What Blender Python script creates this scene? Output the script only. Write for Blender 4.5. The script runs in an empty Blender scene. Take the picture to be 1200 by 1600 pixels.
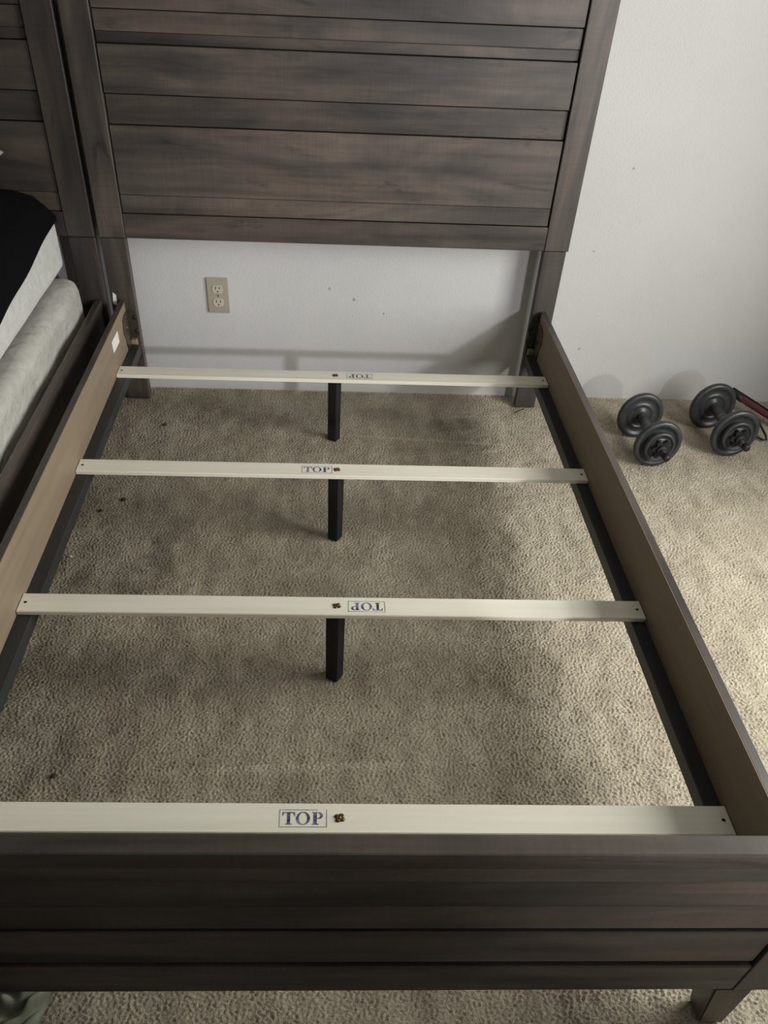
import bpy, bmesh, math, random
import numpy as np
from mathutils import Vector, Matrix

random.seed(7)
rng = np.random.default_rng(11)
S = bpy.context.scene
COL = S.collection

# ------------------------------------------------------------------ camera
cam_d = bpy.data.cameras.new('camera')
cam = bpy.data.objects.new('camera', cam_d)
COL.objects.link(cam)
PITCH, YAW, ROLL, FPX = 0.823, 0.0553, 0.0495, 1232.02
PPX, PPY = 552.65, 1122.72
fw = Vector((math.sin(YAW)*math.cos(PITCH), math.cos(YAW)*math.cos(PITCH), -math.sin(PITCH)))
r0 = Vector((math.cos(YAW), -math.sin(YAW), 0)); u0 = r0.cross(fw)
rr = r0*math.cos(ROLL) + u0*math.sin(ROLL)
uu = -r0*math.sin(ROLL) + u0*math.cos(ROLL)
M = Matrix.Identity(4)
for i in range(3):
    M[i][0], M[i][1], M[i][2] = rr[i], uu[i], -fw[i]
M[0][3], M[1][3], M[2][3] = 0.6273, -2.7195, 1.2487
cam.matrix_world = M
cam_d.sensor_fit = 'VERTICAL'
cam_d.sensor_height = 36
cam_d.lens = FPX/1600*36
cam_d.shift_x = (600-PPX)/1600
cam_d.shift_y = (PPY-800)/1600
cam_d.clip_start = 0.02
S.camera = cam

# ------------------------------------------------------------------ world, light, exposure
W = bpy.data.worlds.new('world'); S.world = W; W.use_nodes = True
bg = W.node_tree.nodes['Background']
bg.inputs[0].default_value = (0.75, 0.85, 1.0, 1); bg.inputs[1].default_value = 1.0
S.view_settings.view_transform = 'Standard'; S.view_settings.look = 'None'
S.view_settings.gamma = 1; S.view_settings.use_curve_mapping = False
S.view_settings.exposure = 0.0

def window_light(name, y0, y1, z0, z1, x, power, col, spread=180):
    d = bpy.data.lights.new(name, 'AREA'); d.shape = 'RECTANGLE'
    d.size = abs(y1-y0); d.size_y = z1-z0; d.energy = power; d.color = col
    o = bpy.data.objects.new(name, d); COL.objects.link(o)
    o.location = (x, (y0+y1)/2, (z0+z1)/2)
    # -Z points into the room (-x), local X along y
    o.rotation_euler = Matrix(((0, 0, 1), (1, 0, 0), (0, 1, 0))).to_euler()
    d.spread = math.radians(spread)
    return o
XR = 2.44                                    # right wall
WA = (-2.10, -0.95, 0.36, 1.66)              # window beside the bed: y0, y1, z0, z1
WB = (-4.65, -4.10, 0.98, 1.75)              # window further back in the room
window_light('daylight_by_bed', *WA, XR-0.03, 52.0, (1.0, 0.98, 0.92), 174)
window_light('daylight_back', WB[0], WB[1], 0.99, 1.12, XR-0.03, 150.0, (0.97, 0.94, 1.0))   # the slit below the blind

# ------------------------------------------------------------------ helpers
def tag(o, label=None, cat=None, group=None, kind=None):
    if label: o['label'] = label
    if cat: o['category'] = cat
    if group: o['group'] = group
    if kind: o['kind'] = kind
    return o

def empty(name, loc, label, cat, group=None):
    o = bpy.data.objects.new(name, None); COL.objects.link(o)
    o.location = loc; o.empty_display_size = .05
    return tag(o, label, cat, group)

def wloc(o):
    v = Vector((0, 0, 0))
    while o is not None:
        v = v + Vector(o.location); o = o.parent
    return v

def link(name, me, mat, parent=None, origin=None, smooth=False):
    """mesh given in world coordinates; object origin at `origin` (default: centre of bounds)"""
    n = len(me.vertices)
    co = np.empty(n*3); me.vertices.foreach_get('co', co); co = co.reshape(-1, 3)
    if origin is None: origin = (co.min(0)+co.max(0))/2
    origin = np.array(origin, float)
    co -= origin; me.vertices.foreach_set('co', co.ravel())
    if smooth:
        me.polygons.foreach_set('use_smooth', [True]*len(me.polygons))
    me.update()
    if mat: me.materials.append(mat)
    o = bpy.data.objects.new(name, me); COL.objects.link(o)
    o.location = Vector(origin) - (wloc(parent) if parent else Vector((0, 0, 0)))
    if parent: o.parent = parent
    return o

def mesh_from(bm, name):
    me = bpy.data.meshes.new(name); bm.to_mesh(me); bm.free(); return me

def box_bm(bm, x0, x1, y0, y1, z0, z1, bev=0.0, seg=2):
    vs = [bm.verts.new((x, y, z)) for x in (x0, x1) for y in (y0, y1) for z in (z0, z1)]
    f = [(0, 1, 3, 2), (4, 6, 7, 5), (0, 4, 5, 1), (2, 3, 7, 6), (0, 2, 6, 4), (1, 5, 7, 3)]
    fs = [bm.faces.new([vs[i] for i in q]) for q in f]
    if bev:
        es = list({e for q in fs for e in q.edges})
        bmesh.ops.bevel(bm, geom=es, offset=bev, segments=seg, profile=.5, affect='EDGES')
    return vs

def box(name, x0, x1, y0, y1, z0, z1, mat, parent=None, bev=0.002, seg=2):
    bm = bmesh.new(); box_bm(bm, min(x0, x1), max(x0, x1), min(y0, y1), max(y0, y1), z0, z1, bev, seg)
    return link(name, mesh_from(bm, name), mat, parent)

def poly_prism(bm, pts, thick, axis_fn):
    """pts 2D outline -> prism; axis_fn(u, v, t) -> xyz"""
    a = [bm.verts.new(axis_fn(u, v, 0)) for u, v in pts]
    b = [bm.verts.new(axis_fn(u, v, thick)) for u, v in pts]
    bm.faces.new(a[::-1]); bm.faces.new(b)
    n = len(pts)
    for i in range(n):
        bm.faces.new((a[i], a[(i+1) % n], b[(i+1) % n], b[i]))

def lathe_bm(bm, prof, c, axis, n=40):
    """prof: list of (r, t) along axis 'x','y','z' from centre c"""
    rings = []
    for r, t in prof:
        ring = []
        for k in range(n if r > 1e-6 else 1):
            a = 2*math.pi*k/n
            p, q = r*math.cos(a), r*math.sin(a)
            v = {'x': (t, p, q), 'y': (p, t, q), 'z': (p, q, t)}[axis]
            ring.append(bm.verts.new((c[0]+v[0], c[1]+v[1], c[2]+v[2])))
        rings.append(ring)
    for A, B in zip(rings, rings[1:]):
        if len(A) == 1 and len(B) == 1: continue
        for k in range(n):
            k2 = (k+1) % n
            if len(A) == 1: bm.faces.new((A[0], B[k], B[k2]))
            elif len(B) == 1: bm.faces.new((A[k], A[k2], B[0]))
            else: bm.faces.new((A[k], A[k2], B[k2], B[k]))
    bmesh.ops.recalc_face_normals(bm, faces=bm.faces)

def tube_mesh(name, pts, r, n=8):
    bm = bmesh.new(); pts = [Vector(p) for p in pts]; rings = []
    for i, p in enumerate(pts):
        d = (pts[min(i+1, len(pts)-1)] - pts[max(i-1, 0)]).normalized()
        s = d.cross(Vector((0, 0, 1)))
        s = s.normalized() if s.length > 1e-4 else Vector((1, 0, 0))
        t = s.cross(d)
        rings.append([bm.verts.new(p + s*r*math.cos(2*math.pi*k/n) + t*r*math.sin(2*math.pi*k/n)) for k in range(n)])
    for A, B in zip(rings, rings[1:]):
        for k in range(n): bm.faces.new((A[k], A[(k+1) % n], B[(k+1) % n], B[k]))
    bm.faces.new(rings[0][::-1]); bm.faces.new(rings[-1])
    bmesh.ops.recalc_face_normals(bm, faces=bm.faces)
    return mesh_from(bm, name)

def grid_mesh(name, P):
    """P: (m, n, 3) array of points"""
    m, n = P.shape[:2]
    me = bpy.data.meshes.new(name)
    me.vertices.add(m*n); me.vertices.foreach_set('co', P.reshape(-1))
    i = np.arange(m*n).reshape(m, n)
    q = np.stack([i[:-1, :-1], i[1:, :-1], i[1:, 1:], i[:-1, 1:]], -1).reshape(-1, 4)
    nf = len(q)
    me.loops.add(nf*4); me.loops.foreach_set('vertex_index', q.ravel())
    me.polygons.add(nf); me.polygons.foreach_set('loop_start', np.arange(0, nf*4, 4))
    me.update(calc_edges=True)
    return me

# ------------------------------------------------------------------ materials
def srgb(r, g, b):
    f = lambda c: (c/255)/12.92 if c/255 <= .04045 else ((c/255+.055)/1.055)**2.4
    return (f(r), f(g), f(b), 1)

class NT:
    def __init__(s, name):
        s.m = bpy.data.materials.new(name); s.m.use_nodes = True
        s.t = s.m.node_tree; s.b = s.t.nodes['Principled BSDF']
    def n(s, typ, **kw):
        nd = s.t.nodes.new(typ)
        for k, v in kw.items(): setattr(nd, k, v)
        return nd
    def l(s, a, b): s.t.links.new(a, b)
    def coords(s, scale, rnd=True):
        tc = s.n('ShaderNodeTexCoord'); mp = s.n('ShaderNodeMapping')
        mp.inputs['Scale'].default_value = scale
        s.l(tc.outputs['Object'], mp.inputs['Vector'])
        if rnd:
            oi = s.n('ShaderNodeObjectInfo'); mu = s.n('ShaderNodeMath', operation='MULTIPLY')
            mu.inputs[1].default_value = 37.0; s.l(oi.outputs['Random'], mu.inputs[0])
            cb = s.n('ShaderNodeCombineXYZ')
            for i in range(3): s.l(mu.outputs[0], cb.inputs[i])
            s.l(cb.outputs[0], mp.inputs['Location'])
        return mp.outputs['Vector']
    def noise(s, vec, scale=1, detail=3, rough=.55, dist=0):
        nd = s.n('ShaderNodeTexNoise'); nd.inputs['Scale'].default_value = scale
        nd.inputs['Detail'].default_value = detail; nd.inputs['Roughness'].default_value = rough
        nd.inputs['Distortion'].default_value = dist
        s.l(vec, nd.inputs['Vector']); return nd.outputs['Fac']
    def ramp(s, fac, stops):
        nd = s.n('ShaderNodeValToRGB'); e = nd.color_ramp.elements
        while len(e) < len(stops): e.new(.5)
        for el, (p, c) in zip(e, stops): el.position = p; el.color = c
        s.l(fac, nd.inputs[0]); return nd.outputs['Color']
    def mix(s, fac, a, b, blend='MIX'):
        nd = s.n('ShaderNodeMix', data_type='RGBA', blend_type=blend)
        for sock, v in ((nd.inputs[0], fac), (nd.inputs[6], a), (nd.inputs[7], b)):
            if hasattr(v, 'is_linked'): s.l(v, sock)
            else: sock.default_value = v
        return nd.outputs[2]
    def bump(s, h, strength, dist):
        nd = s.n('ShaderNodeBump'); nd.inputs['Strength'].default_value = strength
        nd.inputs['Distance'].default_value = dist
        s.l(h, nd.inputs['Height']); s.l(nd.outputs[0], s.b.inputs['Normal'])
    def base(s, c, rough=.5, spec=.5, metal=0):
        i = s.b.inputs['Base Color']
        if hasattr(c, 'is_linked'): s.l(c, i)
        else: i.default_value = c
        s.b.inputs['Roughness'].default_value = rough
        s.b.inputs['Specular IOR Level'].default_value = spec
        s.b.inputs['Metallic'].default_value = metal
        return s

def g3(v): return (v, v, v, 1)

def dark_wood(name, axis):
    t = NT(name)
    along = lambda a, c: tuple(a if i == axis else c for i in range(3))
    streak = t.noise(t.coords(along(1.6, 34)), 1, 5, .6)
    blotch = t.noise(t.coords(along(2.2, 9)), 1, 3, .6, .6)
    saw = t.noise(t.coords(along(190, 7)), 1, 2, .6)
    col = t.ramp(blotch, [(.30, srgb(60, 57, 54)), (.46, srgb(80, 74, 69)), (.60, srgb(98, 88, 80)), (.75, srgb(70, 66, 62))])
    st = t.ramp(streak, [(.28, g3(.42)), (.5, g3(.86)), (.74, g3(1.2))])
    col = t.mix(.9, col, st, 'MULTIPLY')
    sw = t.ramp(saw, [(.35, g3(.82)), (.65, g3(1.12))])
    col = t.mix(.35, col, sw, 'MULTIPLY')
    oi = t.n('ShaderNodeObjectInfo')
    col = t.mix(1.0, col, oi.outputs['Color'], 'MULTIPLY')            # each board's own staining, plus shade tinted into the left headboard
    knot = t.noise(t.coords(along(3.2, 13)), 1, 4, .65, 1.5)
    col = t.mix(1.0, col, t.ramp(knot, [(.60, g3(1)), (.70, g3(.55))]), 'MULTIPLY')
    t.base(col, .42, .45)
    t.bump(streak, .12, .002)
    return t.m
WX, WY, WZ = dark_wood('weathered wood along x', 0), dark_wood('weathered wood along y', 1), dark_wood('weathered wood along z', 2)

t = NT('pine slat'); n1 = t.noise(t.coords((2, 40, 40)), 1, 4, .6)
t.base(t.ramp(n1, [(.3, srgb(232, 228, 210)), (.7, srgb(244, 241, 226))]), .6, .3); t.bump(n1, .05, .001); PINE = t.m
t = NT('beige laminate'); n1 = t.noise(t.coords((30, 2, 60)), 1, 4, .6)
t.base(t.ramp(n1, [(.3, srgb(130, 116, 98)), (.7, srgb(142, 127, 108))]), .5, .3); TAN = t.m
t = NT('black painted wood'); n1 = t.noise(t.coords((40, 3, 40)), 1, 3)
t.base(t.ramp(n1, [(.3, srgb(36, 38, 39)), (.7, srgb(48, 50, 51))]), .45, .4); BLACK = t.m
t = NT('black painted leg'); n1 = t.noise(t.coords((60, 60, 5)), 1, 3)
t.base(t.ramp(n1, [(.3, srgb(30, 30, 30)), (.7, srgb(42, 42, 41))]), .55, .3); LEGBLK = t.m
t = NT('blue black stamp ink'); n1 = t.noise(t.coords((70, 70, 70)), 1, 3)
t.base(t.ramp(n1, [(.32, srgb(34, 36, 62)), (.66, srgb(140, 144, 160))]), .8, .1); INK = t.m
t = NT('bronze screw'); n1 = t.noise(t.coords((200, 200, 200)), 1, 2)
t.base(t.ramp(n1, [(.3, srgb(70, 50, 30)), (.7, srgb(150, 120, 80))]), .35, .5, .8); BRONZE = t.m
t = NT('screw hole'); n1 = t.noise(t.coords((300, 300, 300)), 1, 2)
t.base(t.ramp(n1, [(.3, srgb(18, 16, 14)), (.7, srgb(38, 32, 26))]), .6); HOLE = t.m
t = NT('zinc bracket steel'); n1 = t.noise(t.coords((50, 50, 50)), 1, 3)
t.base(t.ramp(n1, [(.3, srgb(74, 70, 58)), (.7, srgb(112, 106, 90))]), .35, .5, .7); STEEL = t.m
t = NT('white paper'); n1 = t.noise(t.coords((20, 20, 20)), 1, 2)
t.base(t.ramp(n1, [(.3, srgb(222, 220, 214)), (.7, srgb(236, 234, 228))]), .7); PAPER = t.m

t = NT('orange peel wall paint')
v = t.coords((1, 1, 1), False)
peel = t.noise(v, 250, 2, .5); lum = t.noise(v, 2.2, 3)
t.base(t.ramp(lum, [(.35, srgb(196, 196, 194)), (.65, srgb(202, 202, 200))]), .6, .35)
t.bump(t.ramp(peel, [(.42, g3(0)), (.68, g3(1))]), .24, .0012); WALL = t.m
t = NT('ceiling paint'); v = t.coords((1, 1, 1), False); n1 = t.noise(v, 60, 3)
t.base(t.ramp(n1, [(.3, srgb(178, 177, 174)), (.7, srgb(186, 185, 182))]), .8); CEIL = t.m
t = NT('window frame vinyl'); v = t.coords((4, 4, 4)); n1 = t.noise(v)
t.base(t.ramp(n1, [(.3, srgb(225, 225, 222)), (.7, srgb(235, 235, 232))]), .4); VINYL = t.m
t = NT('window glass'); tr = t.n('ShaderNodeBsdfTransparent'); gl = t.n('ShaderNodeBsdfGlossy'); gl.inputs['Roughness'].default_value = .02
mx = t.n('ShaderNodeMixShader'); mx.inputs[0].default_value = .06
t.l(tr.outputs[0], mx.inputs[1]); t.l(gl.outputs[0], mx.inputs[2]); t.l(mx.outputs[0], t.t.nodes['Material Output'].inputs['Surface']); GLASS = t.m

t = NT('beige cut pile carpet')
v = t.coords((1, 1, 1), False)
wear_and_shade = t.n('ShaderNodeAttribute', attribute_name='wear_and_shade')
fib = t.noise(v, 420, 3, .7); mid = t.noise(v, 215, 2, .6, .4)
c = t.ramp(wear_and_shade.outputs['Fac'], [(0, srgb(106, 96, 81)), (.5, srgb(175, 166, 146)), (1, srgb(208, 200, 181))])
c = t.mix(.65, c, t.ramp(fib, [(.3, g3(.62)), (.7, g3(1.2))]), 'MULTIPLY')
c = t.mix(.55, c, t.ramp(mid, [(.34, g3(.58)), (.64, g3(1.28))]), 'MULTIPLY')
t.base(c, .95, .08); t.b.inputs['Sheen Weight'].default_value = .15
t.bump(mid, .7, .004); CARPET = t.m

# ------------------------------------------------------------------ room
XL, YB, YF, ZC = -1.62, 0.0, -5.6, 2.44
PX, PY = 1.90, -3.42                                 # corner of the added light-blocking partition behind the camera

def smooth_noise(shape, cell, wav_lo, wav_hi, aniso=(1, 1)):
    f = rng.standard_normal(shape); F = np.fft.rfft2(f)
    ky = np.fft.fftfreq(shape[0], cell)[:, None]*aniso[0]; kx = np.fft.rfftfreq(shape[1], cell)[None]*aniso[1]
    k = np.sqrt(kx**2+ky**2)
    band = np.exp(-(k*wav_lo)**4)*(1-np.exp(-(k*wav_hi)**4))
    g = np.fft.irfft2(F*band, s=shape); return g/g.std()

cell = 0.0024
xs = np.concatenate([np.arange(XL, -.12, .09), np.arange(-.12, 2.22, cell), np.linspace(2.22, XR, 3)])
ys = np.concatenate([np.arange(YF, -2.45, .12), np.arange(-2.45, 0.0, cell), [0.0]])
X, Y = np.meshgrid(xs, ys, indexing='ij')
h = np.zeros_like(X); wear_and_shade = np.full_like(X, .5)
ix = np.where((xs >= -.12-1e-9) & (xs < 2.22-1e-9))[0]; iy = np.where((ys >= -2.45-1e-9) & (ys < -1e-9))[0]
shp = (len(ix), len(iy))
tuft = smooth_noise(shp, cell, .0052, .0115, (1.15, .9))
lump = smooth_noise(shp, cell, .035, .12)
hh = -.0036 + 0.00125*np.clip(tuft, -2.2, 2.2) + .0005*lump
amp = smooth_noise(shp, cell, .15, .6)
xx, yy = X[np.ix_(ix, iy)], Y[np.ix_(ix, iy)]
wr = .36 + .17*np.clip((xx-.1)/1.1, 0, 1) + .055*smooth_noise(shp, cell, .10, .5, (.55, 1.3)) + .02*smooth_noise(shp, cell, .02, .12)*np.clip(1.35-xx, .2, 1) + .03*amp  # ramp darkens carpet leftward: painted light fall-off plus soiling
def blob(cx, cy, rx, ry, a, ang=0):
    global wr
    c_, s_ = math.cos(ang), math.sin(ang)
    u = ((xx-cx)*c_+(yy-cy)*s_)/rx; w_ = (-(xx-cx)*s_+(yy-cy)*c_)/ry
    wr = wr + a*np.exp(-(u*u+w_*w_)**2)
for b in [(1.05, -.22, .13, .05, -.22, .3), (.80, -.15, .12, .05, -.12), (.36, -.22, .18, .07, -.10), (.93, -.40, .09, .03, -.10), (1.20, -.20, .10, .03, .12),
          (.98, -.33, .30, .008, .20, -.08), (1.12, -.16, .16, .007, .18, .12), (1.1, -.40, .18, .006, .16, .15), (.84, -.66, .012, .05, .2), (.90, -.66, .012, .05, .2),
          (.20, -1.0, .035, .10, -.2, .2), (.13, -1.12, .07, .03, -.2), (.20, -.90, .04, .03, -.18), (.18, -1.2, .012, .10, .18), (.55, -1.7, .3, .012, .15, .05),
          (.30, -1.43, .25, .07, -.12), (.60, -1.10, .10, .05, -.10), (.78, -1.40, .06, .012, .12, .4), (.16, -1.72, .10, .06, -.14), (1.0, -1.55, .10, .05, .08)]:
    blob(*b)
h[np.ix_(ix, iy)] = hh; wear_and_shade[np.ix_(ix, iy)] = wr
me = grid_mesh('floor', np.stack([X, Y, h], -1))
at = me.attributes.new('wear_and_shade', 'FLOAT', 'POINT'); at.data.foreach_set('value', np.clip(wear_and_shade, 0, 1).ravel().astype(np.float32))
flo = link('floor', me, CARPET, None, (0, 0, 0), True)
tag(flo, 'worn beige cut pile carpet with darker flattened patches', kind='structure')

t = NT('taupe wall paint'); v = t.coords((1, 1, 1), False); n1 = t.noise(v, 60, 3)
t.base(t.ramp(n1, [(.3, srgb(92, 88, 86)), (.7, srgb(99, 95, 92))]), .8); TAUPE = t.m
def wall(name, x0, x1, y0, y1, z0=-.03, z1=ZC, mat=None):
    return tag(box(name, x0, x1, y0, y1, z0, z1, mat or TAUPE, None, 0), kind='structure')
wb = wall('wall_back', XL-.1, XR+.1, 0, .1, mat=WALL); wb['label'] = 'off white orange peel textured wall behind the headboards'
wall('wall_left', XL-.1, XL, YF, 0)
wall('wall_front', PX, XR+.1, YF-.1, YF)
wall('wall_blocker_upper', XL-.1, PX, PY-.1, PY, .95)                      # added upper wall, keeps back window light off the left headboard
wall('wall_blocker_lower', XL-.1, XR, PY-.1, PY, -.03, .735)  # added half wall, blocks back window light from the footboard front
wall('wall_hall', PX-.1, PX, YF, PY-.1)
wall('ceiling', XL-.1, XR+.1, YF-.1, .1, ZC, ZC+.1, CEIL)
# right wall with two window openings
bm = bmesh.new()
ya = [YF, WB[0], WB[1], WA[0], WA[1], 0.0]
for a, b in ((0, 1), (2, 3), (4, 5)): box_bm(bm, XR, XR+.12, ya[a], ya[b], -.03, ZC)
for w in (WA, WB):
    box_bm(bm, XR, XR+.12, w[0], w[1], -.03, w[2]); box_bm(bm, XR, XR+.12, w[0], w[1], w[3], ZC)
tag(link('wall_right', mesh_from(bm, 'wall_right'), WALL), kind='structure')
for i, w in enumerate((WA, WB)):
    bm = bmesh.new(); k = .045
    box_bm(bm, XR+.03, XR+.09, w[0], w[0]+k, w[2], w[3]); box_bm(bm, XR+.03, XR+.09, w[1]-k, w[1], w[2], w[3])
    box_bm(bm, XR+.03, XR+.09, w[0]+k, w[1]-k, w[2], w[2]+k); box_bm(bm, XR+.03, XR+.09, w[0]+k, w[1]-k, w[3]-k, w[3])
    wf = tag(link('window_%d' % (i+1), mesh_from(bm, 'window'), VINYL), kind='structure')
    if i == 1: box('roller_blind', XR+.01, XR+.014, w[0]+.005, w[1]-.005, 1.13, w[3]-.005, VINYL, wf, 0)
    box('pane', XR+.055, XR+.06, w[0]+k, w[1]-k, w[2]+k, w[3]-k, GLASS, wf, 0)

# ------------------------------------------------------------------ bed frames
HB_T, HB_B = 1.36, .484            # headboard top and lower edge
YH = -.0923                        # headboard front face
RT = .314                          # rail top
YFB = -2.228                       # footboard front face
XI0, XI1 = 0.0, 1.30               # inner faces of the side rails

def board_tint(o, v):
    o.color = (v*1.0, v*.985, v*.97, 1); return o

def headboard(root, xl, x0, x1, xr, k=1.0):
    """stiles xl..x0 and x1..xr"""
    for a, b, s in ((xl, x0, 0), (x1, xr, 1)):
        board_tint(box('headboard_stile', a, b, YH, YH+.036, HB_B, HB_T, WZ, root, .0025), .92*k)
        board_tint(box('headboard_leg', a+.001, b-(.002 if s == 0 else (.005 if b > 1 else .001)), YH+.003, YH+.036, 0, HB_B-.0015, WZ, root, .002), .86*k)
    board_tint(box('headboard_bottom_rail', x0+.0005, x1-.0005, YH+.002, YH+.034, HB_B, .5465, WX, root, .002), .84*k)
    box('headboard_top_rail', x0+.0005, x1-.0005, YH+.001, YH+.034, 1.30, HB_T, WX, root, .0025)
    for z0, z1, rec, v in [(.5485, .593, .006, 1.14), (.5937, .7545, .006, 1.10), (.7565, .8205, .0125, .84), (.8230, .9230, .006, 1.02), (.9250, .9475, .0125, .86),
                           (.948, .9895, .010, .98), (.9915, 1.095, .006, .95), (1.097, 1.16, .0125, .85), (1.162, 1.298, .006, 1.0)]:
        board_tint(box('headboard_plank', x0+.003, x1-.003, YH+rec, YH+.028, z0, z1, WX, root, .0012), v*k)
    box('headboard_backing', x0+.001, x1-.001, YH+.028, YH+.034, .5475, 1.299, BLACK, root, 0)

def footboard(root, xl, x0, x1, xr):
    y0, y1 = YFB, YFB+.030
    for a, b in ((xl, x0), (x1, xr)):
        box('footboard_stile', a, b, y0, y1-.002, .127, .460, WZ, root, .002)
    board_tint(box('footboard_top_rail', xl, xr, y0, y1, .4605, .4905, WX, root, .003), .90)
    box('footboard_bottom_rail', x0+.0005, x1-.0005, y0+.001, y1-.002, .127, .203, WX, root, .003)
    for z0, z1, rec, v in [(.428, .4595, .003, 1.12), (.365, .4270, .006, .95), (.306, .3645, .0065, .86), (.2125, .298, .005, .98)]:
        board_tint(box('footboard_plank', x0+.003, x1-.003, y0+rec, y1-.008, z0, z1, WX, root, .002), v)
    box('footboard_backing', x0+.001, x1-.001, y1-.0075, y1-.003, .2035, .460, BLACK, root, 0)
    for a, b, s in ((x0-.034, x0+.026, 0), (x1-.026, x1+.034, 1)):      # tapered feet
        bm = bmesh.new(); vs = box_bm(bm, a, b, y0+.002, y0+.065, 0, .1265)
        for v in bm.verts:
            if v.co.z < .01:
                if s == 1 and v.co.x < (a+b)/2: v.co.x += .018
                if s == 0 and v.co.x > (a+b)/2: v.co.x -= .018
                if v.co.y > y0+.03: v.co.y -= .02
        bmesh.ops.bevel(bm, geom=list(bm.edges), offset=.003, segments=2, affect='EDGES')
        link('footboard_leg', mesh_from(bm, 'footboard_leg'), WZ, root)

bed = empty('bed_frame', (.6535, -1.15, 0), 'empty dark gray brown wooden bed frame with four bare pine slats', 'bed frame', None)
headboard(bed, -.046, .030, 1.2755, 1.349)
footboard(bed, -.042, .065, 1.242, 1.349)

def side_rail(root, xin, sgn, y_end=YFB+.031, sticker=False):
    """xin inner face, sgn +1 for a rail whose body lies on the +x side of it"""
    xo = xin + sgn*.0172
    r = box('side_rail', min(xin+sgn*.0012, xo), max(xin+sgn*.0012, xo), y_end, YH-.004, .150, RT, WY, root, .0007); board_tint(r, .9)
    tag(box('rail_lining', min(xin, xin+sgn*.0012), max(xin, xin+sgn*.0012), y_end, YH-.022, .152, RT-.0003, TAN, r, 0), 'bare beige inner face of the rail')
    a = xin - sgn*.0303
    tag(box('rail_ledge', min(xin-sgn*.0003, a), max(xin-sgn*.0003, a), y_end+.012, YH-.03, .163, .1918, BLACK, r, .0015), 'black painted slat ledge')
    return r
rl = side_rail(bed, XI0, -1)
rrr = side_rail(bed, XI1, +1)
# paper sticker on the left rail (a thin plate on the inner face)
bm = bmesh.new()
poly_prism(bm, [(-.259, .286), (-.256, .253), (-.343, .254), (-.347, .287)][::-1], .0006, lambda u, v, t: (.0002+t, u, v))
bmesh.ops.recalc_face_normals(bm, faces=bm.faces)
tag(link('paper_label', mesh_from(bm, 'paper_label'), PAPER, rl), 'small white paper sticker on the beige face')

def bracket(root, rail, xin, sgn):
    """bed rail hook bracket: flange on the rail face and eared plate on the post"""
    d = -sgn
    bm = bmesh.new()
    fl = [(-.112, .290), (-.150, .290), (-.178, .283), (-.188, .262), (-.186, .245), (-.170, .225), (-.172, .210), (-.150, .172), (-.142, .176), (-.128, .206), (-.112, .206)]
    poly_prism(bm, fl, .0022, lambda u, v, t: (xin+d*(.0004+t), u, v))
    bmesh.ops.recalc_face_normals(bm, faces=bm.faces)
    b = link('rail_bracket', mesh_from(bm, 'rail_bracket'), STEEL, rail)
    bm = bmesh.new()
    def ear(cz):
        return [(.0265 + .0065*math.cos(a)-.004, cz+.0155*math.sin(a)) for a in np.linspace(-math.pi/2, math.pi/2, 9)]
    pl = [(-.004, .204)] + ear(.2235) + ear(.2645) + [(-.004, .286)]
    poly_prism(bm, pl, .0022, lambda u, v, t: (xin+d*u, YH-.0013-t, v))
    bmesh.ops.recalc_face_normals(bm, faces=bm.faces)
    p = link('post_plate', mesh_from(bm, 'post_plate'), STEEL, root)
    for cz in (.2235, .2645):
        bm = bmesh.new(); lathe_bm(bm, [(0, -.0040), (.0045, -.0036), (.0068, -.0012), (.0068, 0)], (xin+d*.021, YH-.0036, cz), 'y', 14)
        link('bolt', mesh_from(bm, 'bolt'), HOLE, p, None, True)
    for (u, v) in ((-.138, .280), (-.142, .250), (-.146, .222)):
        bm = bmesh.new(); lathe_bm(bm, [(0, d*.0030), (.0030, d*.0024), (.0046, 0)], (xin+d*.0026, u, v), 'x', 12)
        link('rivet', mesh_from(bm, 'rivet'), STEEL, b, None, True)
bracket(bed, rl, XI0, -1)
bracket(bed, rrr, XI1, +1)
# little tan filler block behind each bracket
for xin, d in ((XI0, 1), (XI1, -1)):
    box('corner_block', xin+d*.0003, xin+d*.020, YH-.024, YH-.0025, .166, .202, TAN, bed, .003)

# ---- slats with stamp, screws and centre legs
SW, ST, ZS = .0586, .0100, .2024
def serif_T(): return [[(-.5, .5), (.5, .5), (.5, .2), (.44, .2), (.36, .42), (.12, .42), (.12, -.42), (.26, -.45), (.26, -.5), (-.26, -.5), (-.26, -.45), (-.12, -.42), (-.12, .42), (-.36, .42), (-.44, .2), (-.5, .2)]]
def quad_strip(outer, inner):
    n = len(outer); return [[outer[i], outer[(i+1) % n], inner[(i+1) % n], inner[i]] for i in range(n)]
def serif_O():
    A = np.linspace(0, 2*math.pi, 37)[:-1]
    return quad_strip([(.55*math.cos(a), .53*math.sin(a)) for a in A], [(.33*math.cos(a), .46*math.sin(a)) for a in A])
def serif_P():
    st = [[(-.45, .5), (-.05, .5), (-.05, -.42), (.1, -.45), (.1, -.5), (-.45, -.5), (-.45, -.45), (-.31, -.42), (-.31, .43), (-.45, .45)]]
    A = np.linspace(math.pi/2, -math.pi/2, 15)
    o = [(-.05, .5)] + [(.12+.32*math.cos(a), .235+.265*math.sin(a)) for a in A] + [(-.05, -.03)]
    i = [(-.05, .44)] + [(.08+.14*math.cos(a), .235+.205*math.sin(a)) for a in A] + [(-.05, .03)]
    return st + [[o[k], o[k+1], i[k+1], i[k]] for k in range(len(o)-1)]

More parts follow.
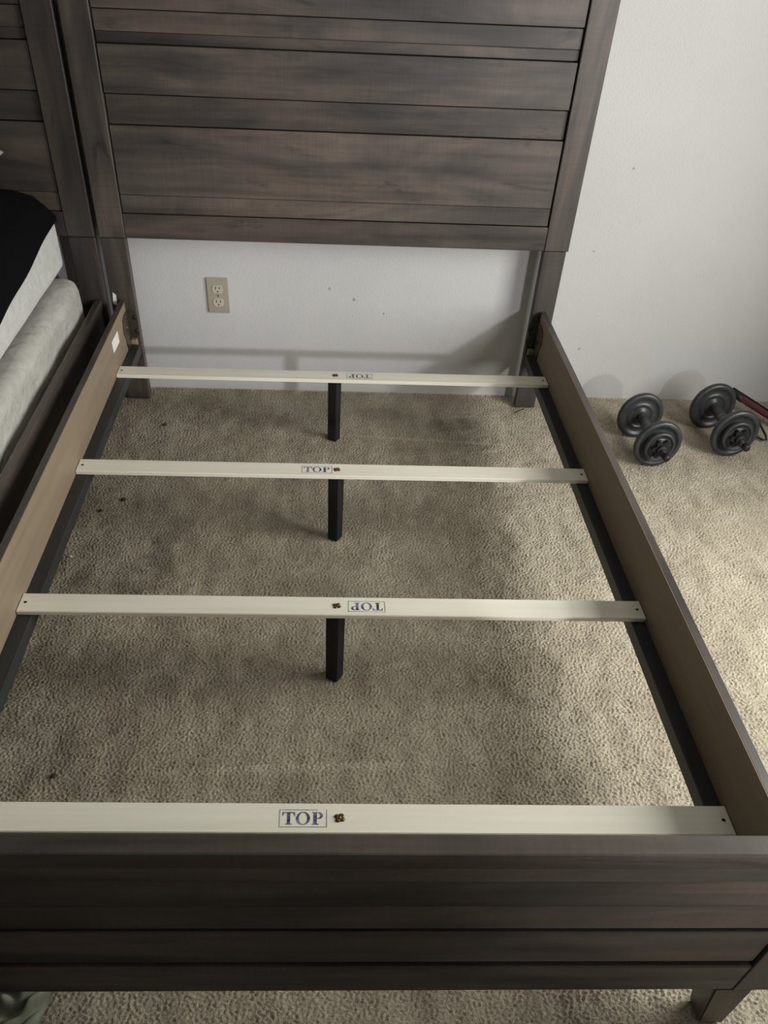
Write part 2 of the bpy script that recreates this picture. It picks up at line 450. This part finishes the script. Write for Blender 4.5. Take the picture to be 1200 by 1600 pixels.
def stamp(slat, cx, cy, flip, z, partial=False):
    """'TOP' in a thin rectangle, printed as very thin ink on the slat"""
    bm = bmesh.new(); s = -1 if flip else 1
    def add(polys):
        for p in polys:
            vs = [bm.verts.new((cx+s*u, cy+s*v, z)) for u, v in p]
            try: bm.faces.new(vs)
            except ValueError: pass
    hgt, wid = .0245, .0205
    for k, L in ((-1, serif_T()), (0, serif_O()), (1, serif_P())):
        add([[(k*.0232+u*wid, v*hgt) for u, v in p] for p in L])
    a, b, w = .0385, .0172, .0009
    add([[(-a, b-w), (a*(.6 if partial else 1), b-w), (a*(.6 if partial else 1), b), (-a, b)], [(-a, -b), (a, -b), (a, -b+w), (-a, -b+w)],
         [(-a, -b), (-a+w, -b), (-a+w, b), (-a, b)], [(a-w, -b), (a, -b), (a, b), (a-w, b)]])
    bmesh.ops.triangulate(bm, faces=bm.faces)
    bmesh.ops.recalc_face_normals(bm, faces=bm.faces)
    if sum(f.normal.z for f in bm.faces) < 0: bmesh.ops.reverse_faces(bm, faces=bm.faces)
    tag(link('stamped_lettering', mesh_from(bm, 'stamped_lettering'), INK, slat), 'dark blue stamp reading TOP in a thin box')

#        far edge y, screw x, stamp centre x, flipped, dy of right end
SLATS = [(-.3075, .6524, .7255, True, .001), (-.8560, .6548, .6040, False, .002), (-1.4018, .6518, .7140, True, .002), (-1.9411, .6540, .5950, False, -.001)]
for i, (y, xsw, xst, flip, dy) in enumerate(SLATS):
    bm = bmesh.new(); box_bm(bm, XI0+.0012, XI1-.0012, y-SW, y, ZS-ST, ZS)
    for v in bm.verts: v.co.y += dy*(v.co.x/1.3-.5)*2
    bmesh.ops.bevel(bm, geom=list(bm.edges), offset=.0012, segments=2, affect='EDGES')
    sl = link('slat', mesh_from(bm, 'slat'), PINE, bed)
    yc = y-SW/2
    stamp(sl, xst, yc-.001, flip, ZS+.0004, i == 3)
    # bronze fastener: four-lobed head with a raised centre
    bm = bmesh.new()
    for k in range(4):
        a = math.pi/4+k*math.pi/2+.2
        lathe_bm(bm, [(0, .0022), (.0030, .0020), (.0046, .0006), (.0047, 0)], (xsw+.0052*math.cos(a), yc+.0052*math.sin(a), ZS+.0001), 'z', 10)
    lathe_bm(bm, [(0, .0032), (.0022, .0028), (.0034, .0012), (.0036, 0)], (xsw, yc, ZS+.0001), 'z', 10)
    link('leg_fastener', mesh_from(bm, 'leg_fastener'), BRONZE, sl, None, True)
    for ex in (.013, 1.287):
        bm = bmesh.new(); lathe_bm(bm, [(0, .0004), (.0030, .0006), (.0036, 0)], (ex, yc+dy*(ex/1.3-.5)*2, ZS+.0001), 'z', 12)
        link('end_screw', mesh_from(bm, 'end_screw'), HOLE, sl, None, True)
    # square black centre leg turned on its axis, with a chamfered foot
    bm = bmesh.new(); hs = .0152
    box_bm(bm, -hs, hs, -hs, hs, 0, ZS-ST-.0003)
    for v in bm.verts:
        if v.co.z < .01: v.co.x *= .97; v.co.y *= .97
    bmesh.ops.rotate(bm, verts=bm.verts, cent=(0, 0, 0), matrix=Matrix.Rotation(math.radians(-31), 3, 'Z'))
    bmesh.ops.translate(bm, verts=bm.verts, vec=(xsw-.002, yc, -.002))
    bmesh.ops.bevel(bm, geom=list(bm.edges), offset=.0012, segments=2, affect='EDGES')
    tag(link('center_leg', mesh_from(bm, 'center_leg'), LEGBLK, sl), 'black square center leg')

# ---- neighbouring bed on the left
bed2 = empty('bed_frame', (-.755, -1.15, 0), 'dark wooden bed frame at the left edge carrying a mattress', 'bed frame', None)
headboard(bed2, -1.449, -1.375, -.139, -.060, .70)  # last factor darkens the boards to stand in for weaker light here
footboard(bed2, -1.449, -1.342, -.170, -.063)
side_rail(bed2, -.090, +1)
side_rail(bed2, -1.420, -1)
for y, *_ in SLATS:
    box('slat', -1.4185, -.0915, y-SW, y, ZS-ST, ZS, PINE, bed2, .0012)
bm = bmesh.new(); poly_prism(bm, [(-.040, .300), (-.029, .296), (-.027, .326), (-.036, .334)], .0006, lambda u, v, t: (u, YH+.0026-t, v))
bmesh.ops.recalc_face_normals(bm, faces=bm.faces)
tag(link('paper_label', mesh_from(bm, 'paper_label'), PAPER, bed), 'pale paper scrap on the left headboard post')

# ---- box spring, mattress, blanket and pillow
def fabric(name, c0, c1, rough, fn, strength, dist, spec=.4):
    t = NT(name); hgt = fn(t)
    fx = t.noise(t.coords((1, 1, 1)), 40, 3, .6)
    t.base(t.mix(.45, t.ramp(fx, [(.3, c0), (.7, c1)]), t.ramp(hgt, [(.3, c0), (.7, c1)])), rough, spec); t.bump(hgt, strength, dist); return t.m
def quilt_h(t):
    v = t.coords((1, 1, 1)); vo = t.n('ShaderNodeTexVoronoi', feature='DISTANCE_TO_EDGE'); vo.inputs['Scale'].default_value = 34
    mp = t.n('ShaderNodeMapping'); mp.inputs['Scale'].default_value = (1, .8, 1.1); t.l(v, mp.inputs['Vector'])
    dn = t.n('ShaderNodeTexNoise'); dn.inputs['Scale'].default_value = 30; t.l(v, dn.inputs['Vector'])
    ad = t.n('ShaderNodeVectorMath', operation='MULTIPLY_ADD'); ad.inputs[1].default_value = (.03, .03, .03)
    t.l(dn.outputs['Color'], ad.inputs[0]); t.l(mp.outputs[0], ad.inputs[2]); t.l(ad.outputs[0], vo.inputs['Vector'])
    r = t.ramp(vo.outputs['Distance'], [(0, g3(1)), (.10, g3(.30))])
    return t.mix(.6, r, t.noise(v, 55, 3), 'MIX')
MATT = fabric('quilted white mattress border', srgb(186, 187, 184), srgb(208, 208, 205), .8, quilt_h, .35, .003, .2)
SPRING = fabric('silvery nonwoven cover', srgb(176, 175, 168), srgb(198, 197, 190), .38, lambda t: t.noise(t.coords((8, 9, 18)), 1.5, 3, .5, .5), .65, .013, .5)
BLK = fabric('black blanket cloth', srgb(6, 7, 8), srgb(11, 12, 14), .95, lambda t: t.noise(t.coords((1, 1, 1)), 90, 2), .3, .002, .1)
PILL = fabric('white pillow cotton', srgb(214, 212, 206), srgb(226, 224, 218), .8, lambda t: t.noise(t.coords((1, 1, 1)), 14, 4, .6, .8), .5, .01, .2)

def slab(name, x0, x1, y0, y1, z0, z1, bev, nx, ny, nz, mat, wob=0, seed=1):
    """upholstered block: bevelled box subdivided and softly displaced"""
    bm = bmesh.new(); box_bm(bm, x0, x1, y0, y1, z0, z1, bev, 5)
    me_ = mesh_from(bm, name)
    bm = bmesh.new(); bm.from_mesh(me_); bpy.data.meshes.remove(me_)
    for ax, cnt, lo, hi in ((0, nx, x0, x1), (1, ny, y0, y1), (2, nz, z0, z1)):
        for k in range(1, cnt):
            p = [0, 0, 0]; p[ax] = lo+(hi-lo)*k/cnt; nrm = [0, 0, 0]; nrm[ax] = 1
            bmesh.ops.bisect_plane(bm, geom=bm.verts[:]+bm.edges[:]+bm.faces[:], plane_co=p, plane_no=nrm)
    bm.normal_update()
    rs = random.Random(seed); ph = [(rs.uniform(4, 26), rs.uniform(4, 26), rs.uniform(4, 26), rs.uniform(0, 6)) for _ in range(9)]
    for v in bm.verts:
        d = sum(math.sin(a*v.co.x+b*v.co.y+c*v.co.z+p)/9 for a, b, c, p in ph)*wob
        v.co += v.normal*d
    return link(name, mesh_from(bm, name), mat, None, ((x0+x1)/2, (y0+y1)/2, z0), True)
bs = slab('box_spring', -1.385, -.118, -2.10, -.128, .2035, .392, .035, 8, 60, 10, SPRING, .010, 3)
tag(bs, 'box spring in wrinkled silvery white cover, under the mattress in the left bed', 'box spring')
mt = slab('mattress', -1.36, -.156, -2.06, -.118, .409, .541, .018, 4, 40, 6, MATT, .0015, 5)
tag(mt, 'white quilted mattress lying on the box spring of the left bed', 'mattress')
# blanket: closed cross sections swept along y, hanging a little over the mattress edge
secs = []
for y in np.linspace(-2.06, -.120, 60):
    hang = .535 - .055*min(1, max(0, (-.14-y)/.6)) + .003*math.sin(y*17)
    e = min(1, (-.120-y)/.07); e = math.sqrt(max(0, 1-(1-e)**2)); top = .548+.076*e
    wv = .004*math.sin(y*9+1)
    # rounded drop to the edge, then a thin skirt down the mattress side
    out = [(-1.36, .543), (-1.37, top-.01), (-1.34, top), (-.8, top+wv), (-.30, top), (-.235, top-.004), (-.195, .545+(top-.545)*.82), (-.168, .545+(top-.545)*.5),
           (-.152, .5455), (-.1505, hang+.004), (-.1515, hang), (-.1535, hang+.002), (-.1537, .5425), (-.30, .5428), (-.8, .543)]
    secs.append([(x, y, z) for x, z in out])
bm = bmesh.new(); R_ = [[bm.verts.new(p) for p in s] for s in secs]
for A, B in zip(R_, R_[1:]):
    for k in range(len(A)): bm.faces.new((A[k], A[(k+1) % len(A)], B[(k+1) % len(A)], B[k]))
bm.faces.new(R_[0][::-1]); bm.faces.new(R_[-1]); bmesh.ops.recalc_face_normals(bm, faces=bm.faces)
bl = link('blanket', mesh_from(bm, 'blanket'), BLK, None, (-.76, -1.09, .543), True)
tag(bl, 'thick black blanket spread over the white mattress of the left bed', 'blanket')
# pillow
n = 28; U_, V_ = np.meshgrid(np.linspace(-1, 1, n), np.linspace(-1, 1, n), indexing='ij')
bm = bmesh.new()
def pillow_pt(u, v, s):
    k = (max(0, (1-u**4)*(1-v**4)))**.45
    w = 1-.10*(1-abs(u)**2)*abs(v)**3; w2 = 1-.10*(1-abs(v)**2)*abs(u)**3
    return (-.585+.335*u*w2, -.335+.205*v*w, .694+s*.060*k+.006*math.sin(7*u+3*v)*k)
top = [[bm.verts.new(pillow_pt(u, v, 1)) for v in V_[0]] for u in U_[:, 0]]
bot = [[top[i][j] if i in (0, n-1) or j in (0, n-1) else bm.verts.new(pillow_pt(U_[i, 0], V_[0, j], -1)) for j in range(n)] for i in range(n)]
for gsrc in (top, bot):
    for i in range(n-1):
        for j in range(n-1): bm.faces.new((gsrc[i][j], gsrc[i+1][j], gsrc[i+1][j+1], gsrc[i][j+1]))
bmesh.ops.recalc_face_normals(bm, faces=bm.faces)
pw = link('pillow', mesh_from(bm, 'pillow'), PILL, None, (-.585, -.335, .62), True)
tag(pw, 'white pillow lying on the black blanket against the left headboard', 'pillow')

# ------------------------------------------------------------------ wall outlet
t = NT('almond plastic'); n1 = t.noise(t.coords((8, 8, 8)))
t.base(t.ramp(n1, [(.3, srgb(160, 153, 136)), (.7, srgb(166, 159, 142))]), .35, .5); ALM = t.m
t = NT('light almond plastic'); n1 = t.noise(t.coords((8, 8, 8)))
t.base(t.ramp(n1, [(.3, srgb(186, 181, 167)), (.7, srgb(192, 187, 173))]), .3, .5); ALM2 = t.m
OX, OZ = .2765, .3035
out = empty('wall_outlet', (OX, 0, OZ), 'almond duplex electrical outlet on the white wall under the headboard', 'outlet')
box('cover_plate', OX-.035, OX+.035, -.0065, -.0004, OZ-.052, OZ+.052, ALM, out, .003, 3)
for dz in (.0195, -.0195):
    bm = bmesh.new()
    ol = [(.0172*math.cos(a), max(-.0118, min(.0118, .0165*math.sin(a)))) for a in np.linspace(0, 2*math.pi, 33)[:-1]]
    poly_prism(bm, ol, .0022, lambda u, v, tt: (OX+u, -.0063-tt, OZ+dz+v))
    bmesh.ops.recalc_face_normals(bm, faces=bm.faces)
    rc = link('receptacle', mesh_from(bm, 'receptacle'), ALM2, out)
    for dx, hh_ in ((-.0065, .0042), (.0065, .0034)):
        box('slot', OX+dx-.0012, OX+dx+.0012, -.0088, -.0080, OZ+dz+.0035-hh_, OZ+dz+.0035+hh_, HOLE, rc, 0)
    bm = bmesh.new(); lathe_bm(bm, [(0, -.0003), (.0024, -.0003), (.0024, .0004)], (OX, -.0085, OZ+dz-.0068), 'y', 12)
    link('ground_hole', mesh_from(bm, 'ground_hole'), HOLE, rc)
bm = bmesh.new(); lathe_bm(bm, [(0, -.0012), (.0020, -.0010), (.0030, 0)], (OX, -.0065, OZ), 'y', 12)
link('cover_screw', mesh_from(bm, 'cover_screw'), STEEL, out, None, True)
# small dings in the paint
for x, z, r in [(.633, .332, .005), (.712, .302, .0055), (.811, .261, .004), (1.514, .681, .0045), (1.48, .166, .005), (1.454, .462, .003)]:
    bm = bmesh.new(); lathe_bm(bm, [(0, -.0003), (r*.6, -.0003), (r, .0003)], (x, -.0002, z), 'y', 10)
    t_ = bpy.data.materials.get('gray scuff')
    if not t_:
        t = NT('gray scuff'); n1 = t.noise(t.coords((60, 60, 60))); t.base(t.ramp(n1, [(.3, srgb(140, 140, 137)), (.7, srgb(172, 172, 168))]), .7); t_ = t.m
    link('scuff_mark', mesh_from(bm, 'scuff_mark'), t_, wb, None, True)

# ------------------------------------------------------------------ dumbbells
t = NT('dark rubber plate'); n1 = t.noise(t.coords((30, 30, 30)), 1, 3)
t.base(t.ramp(n1, [(.3, srgb(44, 46, 48)), (.7, srgb(58, 60, 62))]), .36, .5); RUB = t.m
t = NT('black plastic'); n1 = t.noise(t.coords((30, 30, 30)), 1, 3)
t.base(t.ramp(n1, [(.3, srgb(22, 23, 25)), (.7, srgb(32, 33, 35))]), .45, .4); BPL = t.m
t = NT('threaded steel'); n1 = t.noise(t.coords((4, 220, 4)), 1, 2)
t.base(t.ramp(n1, [(.3, srgb(70, 70, 72)), (.7, srgb(140, 140, 142))]), .35, .5, .8); THR = t.m

def plate_prof(r, t, hub):
    """lathe profile of a weight plate: rolled rim, flat recessed web, raised ring and hub, same on both faces"""
    h = t/2
    half = [(hub, -h*.9), (hub+.009, -h*.9), (hub+.0105, -h*.5), (r*.46, -h*.5), (r*.48, -h*.68), (r*.53, -h*.68), (r*.55, -h*.5), (r*.76, -h*.5), (r*.79, -h*.85), (r*.83, -h), (r*.92, -h), (r*.97, -h*.75), (r*.995, -h*.35), (r, 0)]
    return half + [(a, -b) for a, b in half[::-1][1:]] + [(hub, -h*.9)]

def dumbbell(cx, y_back, y_front, y_end, R, yaw, label, group):
    L = (y_back+y_front)/2
    root = empty('dumbbell', (cx, L, 0), label, 'dumbbell', group)
    zc = R-.004
    def rot(bm):
        bmesh.ops.rotate(bm, verts=bm.verts, cent=(cx, L, zc), matrix=Matrix.Rotation(yaw, 3, 'Z'))
    half = (y_back-y_front)/2; ext = y_front-y_end
    bm = bmesh.new(); e = half+ext-.014
    lathe_bm(bm, [(0, -e), (.0078, -e), (.0078, -half-.03), (.0115, -half-.03), (.0115, -half), (.0145, -half+.025), (.0155, 0), (.0145, half-.025), (.0115, half), (.0115, half+.03), (.0078, half+.03), (.0078, e), (0, e)], (cx, L, zc), 'y', 20); rot(bm)
    bar = link('handle_bar', mesh_from(bm, 'handle_bar'), THR, root, None, False)
    for s in (-1, 1):
        c = (cx, L+s*half, zc)
        bm = bmesh.new(); lathe_bm(bm, plate_prof(R, .020, .013), c, 'y', 56); rot(bm)
        link('weight_plate', mesh_from(bm, 'weight_plate'), RUB, root, None, True)
        c2 = (cx, L+s*(half+.0185), zc)
        bm = bmesh.new(); lathe_bm(bm, plate_prof(R*.64, .016, .013), c2, 'y', 44); rot(bm)
        link('small_plate', mesh_from(bm, 'small_plate'), RUB, root, None, True)
        # six lobed spin lock collar
        bm = bmesh.new()
        ol = []
        for k in range(60):
            a = 2*math.pi*k/60; ol.append(((.0255+.0050*math.cos(6*a))*math.cos(a), (.0255+.0050*math.cos(6*a))*math.sin(a)))
        y0 = L+s*(half+.0268)
        poly_prism(bm, ol, .013*s, lambda u, v, tt: (cx+u, y0+tt, zc+v))
        lathe_bm(bm, [(.0085, 0), (.0165, 0), (.0155, s*.008), (.0085, s*.010)], (cx, y0+s*.013, zc), 'y', 20)
        bmesh.ops.recalc_face_normals(bm, faces=bm.faces); rot(bm)
        link('spinlock_collar', mesh_from(bm, 'spinlock_collar'), BPL, root)
        bm = bmesh.new(); ye = L+s*e
        lathe_bm(bm, [(0, s*.012), (.0085, s*.0115), (.0105, s*.009), (.0108, -s*.008), (.0080, -s*.008)], (cx, ye, zc), 'y', 20); rot(bm)
        link('end_cap', mesh_from(bm, 'end_cap'), BPL, root, None, True)
    return root
dumbbell(1.648, -.272, -.458, -.555, .0735, math.radians(1.5), 'left of the two black dumbbells, nearer the empty bed frame', 'dumbbells on the carpet')
dumbbell(1.914, -.198, -.384, -.485, .0755, math.radians(3), 'right of the two black dumbbells, beside the red bar', 'dumbbells on the carpet')

# ------------------------------------------------------------------ red exercise bar with wire hook
t = NT('dark red foam'); n1 = t.noise(t.coords((30, 30, 30)), 1, 3)
t.base(t.ramp(n1, [(.3, srgb(88, 48, 48)), (.7, srgb(108, 60, 58))]), .7, .3); RED = t.m
eb = empty('exercise_bar', (2.15, -.17, 0), 'dark red bar with black ends lying on carpet at the right edge', 'exercise bar')
a, b = Vector((2.035, -.035, .050)), Vector((2.215, -.30, .011))
pts = [a.lerp(b, k/12) for k in range(13)]
link('grip', tube_mesh('grip', pts[1:], .0105, 14), RED, eb, None, True)
link('end_sleeve', tube_mesh('end_sleeve', [pts[0]-(b-a)*.04, pts[0], pts[1], pts[2]], .0120, 14), BPL, eb, None, True)
off = Vector((.0100, .006, .0085))
link('edge_strap', tube_mesh('edge_strap', [p+off for p in pts], .0034, 8), BPL, eb, None, True)
hk = [(2.047, -.165, .030), (2.060, -.185, .040), (2.072, -.225, .034), (2.086, -.275, .012), (2.084, -.292, .006), (2.074, -.292, .005), (2.062, -.280, .005), (2.055, -.262, .005)]
link('wire_hook', tube_mesh('wire_hook', hk, .0035, 8), BPL, eb, None, True)

# ------------------------------------------------------------------ crumpled cloth under the footboard
t = NT('gray green cloth'); n1 = t.noise(t.coords((20, 20, 20)), 1, 4)
t.base(t.ramp(n1, [(.3, srgb(84, 88, 76)), (.7, srgb(120, 122, 106))]), .7, .3); CL = t.m
m_, n_ = 36, 60
uu_, vv_ = np.meshgrid(np.linspace(0, 1, m_), np.linspace(0, 1, n_), indexing='ij')
px = .099+.088*uu_; py = -2.33+.22*vv_
fold = .5+.5*np.sin(13*uu_+9*np.sin(5*vv_)+3*vv_); fold2 = .5+.5*np.sin(17*vv_-6*uu_+2*np.sin(9*uu_))
edge = np.clip(np.minimum.reduce([uu_*3, (1-uu_)*5, vv_*5, (1-vv_)*5]), 0, 1)**.6
pz = .002+edge*(.010+.020*fold*fold2+.012*fold)
P = np.stack([px+.006*np.sin(9*vv_+2)*uu_, py+.012*np.sin(8*uu_), pz], -1)
cl = link('cloth', grid_mesh('cloth', P), CL, None, None, True)
so = cl.modifiers.new('thickness', 'SOLIDIFY'); so.thickness = .0015; so.offset = 1
tag(cl, 'crumpled gray green cloth on carpet under the left end of the footboard', 'cloth')

# ------------------------------------------------------------------ litter on the carpet
t = NT('dark twig'); n1 = t.noise(t.coords((90, 90, 90)), 1, 3)
t.base(t.ramp(n1, [(.3, srgb(40, 34, 24)), (.7, srgb(70, 62, 46))]), .8); TW = t.m
tw = link('twig', tube_mesh('twig', [(1.272, -.134, .003), (1.284, -.124, .004), (1.294, -.115, .0035), (1.305, -.108, .003)], .0018, 6), TW, None, None, True)
tag(tw, 'thin dark twig on the carpet by the right headboard leg', 'twig')
t = NT('dark crumb'); n1 = t.noise(t.coords((90, 90, 90)), 1, 3)
t.base(t.ramp(n1, [(.3, srgb(48, 34, 30)), (.7, srgb(74, 56, 48))]), .9); CR = t.m
t = NT('pale lint'); n1 = t.noise(t.coords((90, 90, 90)), 1, 3)
t.base(t.ramp(n1, [(.3, srgb(196, 188, 170)), (.7, srgb(222, 216, 200))]), .9); LI = t.m
def crumb(x, y, r, mat, name, label, cat):
    bm = bmesh.new(); bmesh.ops.create_icosphere(bm, subdivisions=2, radius=r)
    for v in bm.verts:
        v.co *= 1+.25*math.sin(900*v.co.x+3)*math.sin(700*v.co.y+x*9); v.co.z *= .45
    bmesh.ops.translate(bm, verts=bm.verts, vec=(x, y, r*.3-.002))
    tag(link(name, mesh_from(bm, name), mat, None, None, True), label, cat)
crumb(.049, -.717, .0075, CR, 'crumb', 'dark crumb on carpet just before the second slat, near left rail', 'crumb')
crumb(-.005, -.776, .0055, CR, 'crumb', 'reddish crumb on carpet beside the left rail ledge', 'crumb')
crumb(.103, -.269, .0075, CR, 'crumb', 'dark speck on carpet behind the farthest slat, left side', 'crumb')
crumb(.090, -1.725, .0060, CR, 'crumb', 'dark crumb on carpet before the nearest slat, left side', 'crumb')
crumb(-.040, -.993, .0045, LI, 'lint', 'pale lint on carpet beside the left rail, between second and third slats', 'lint')
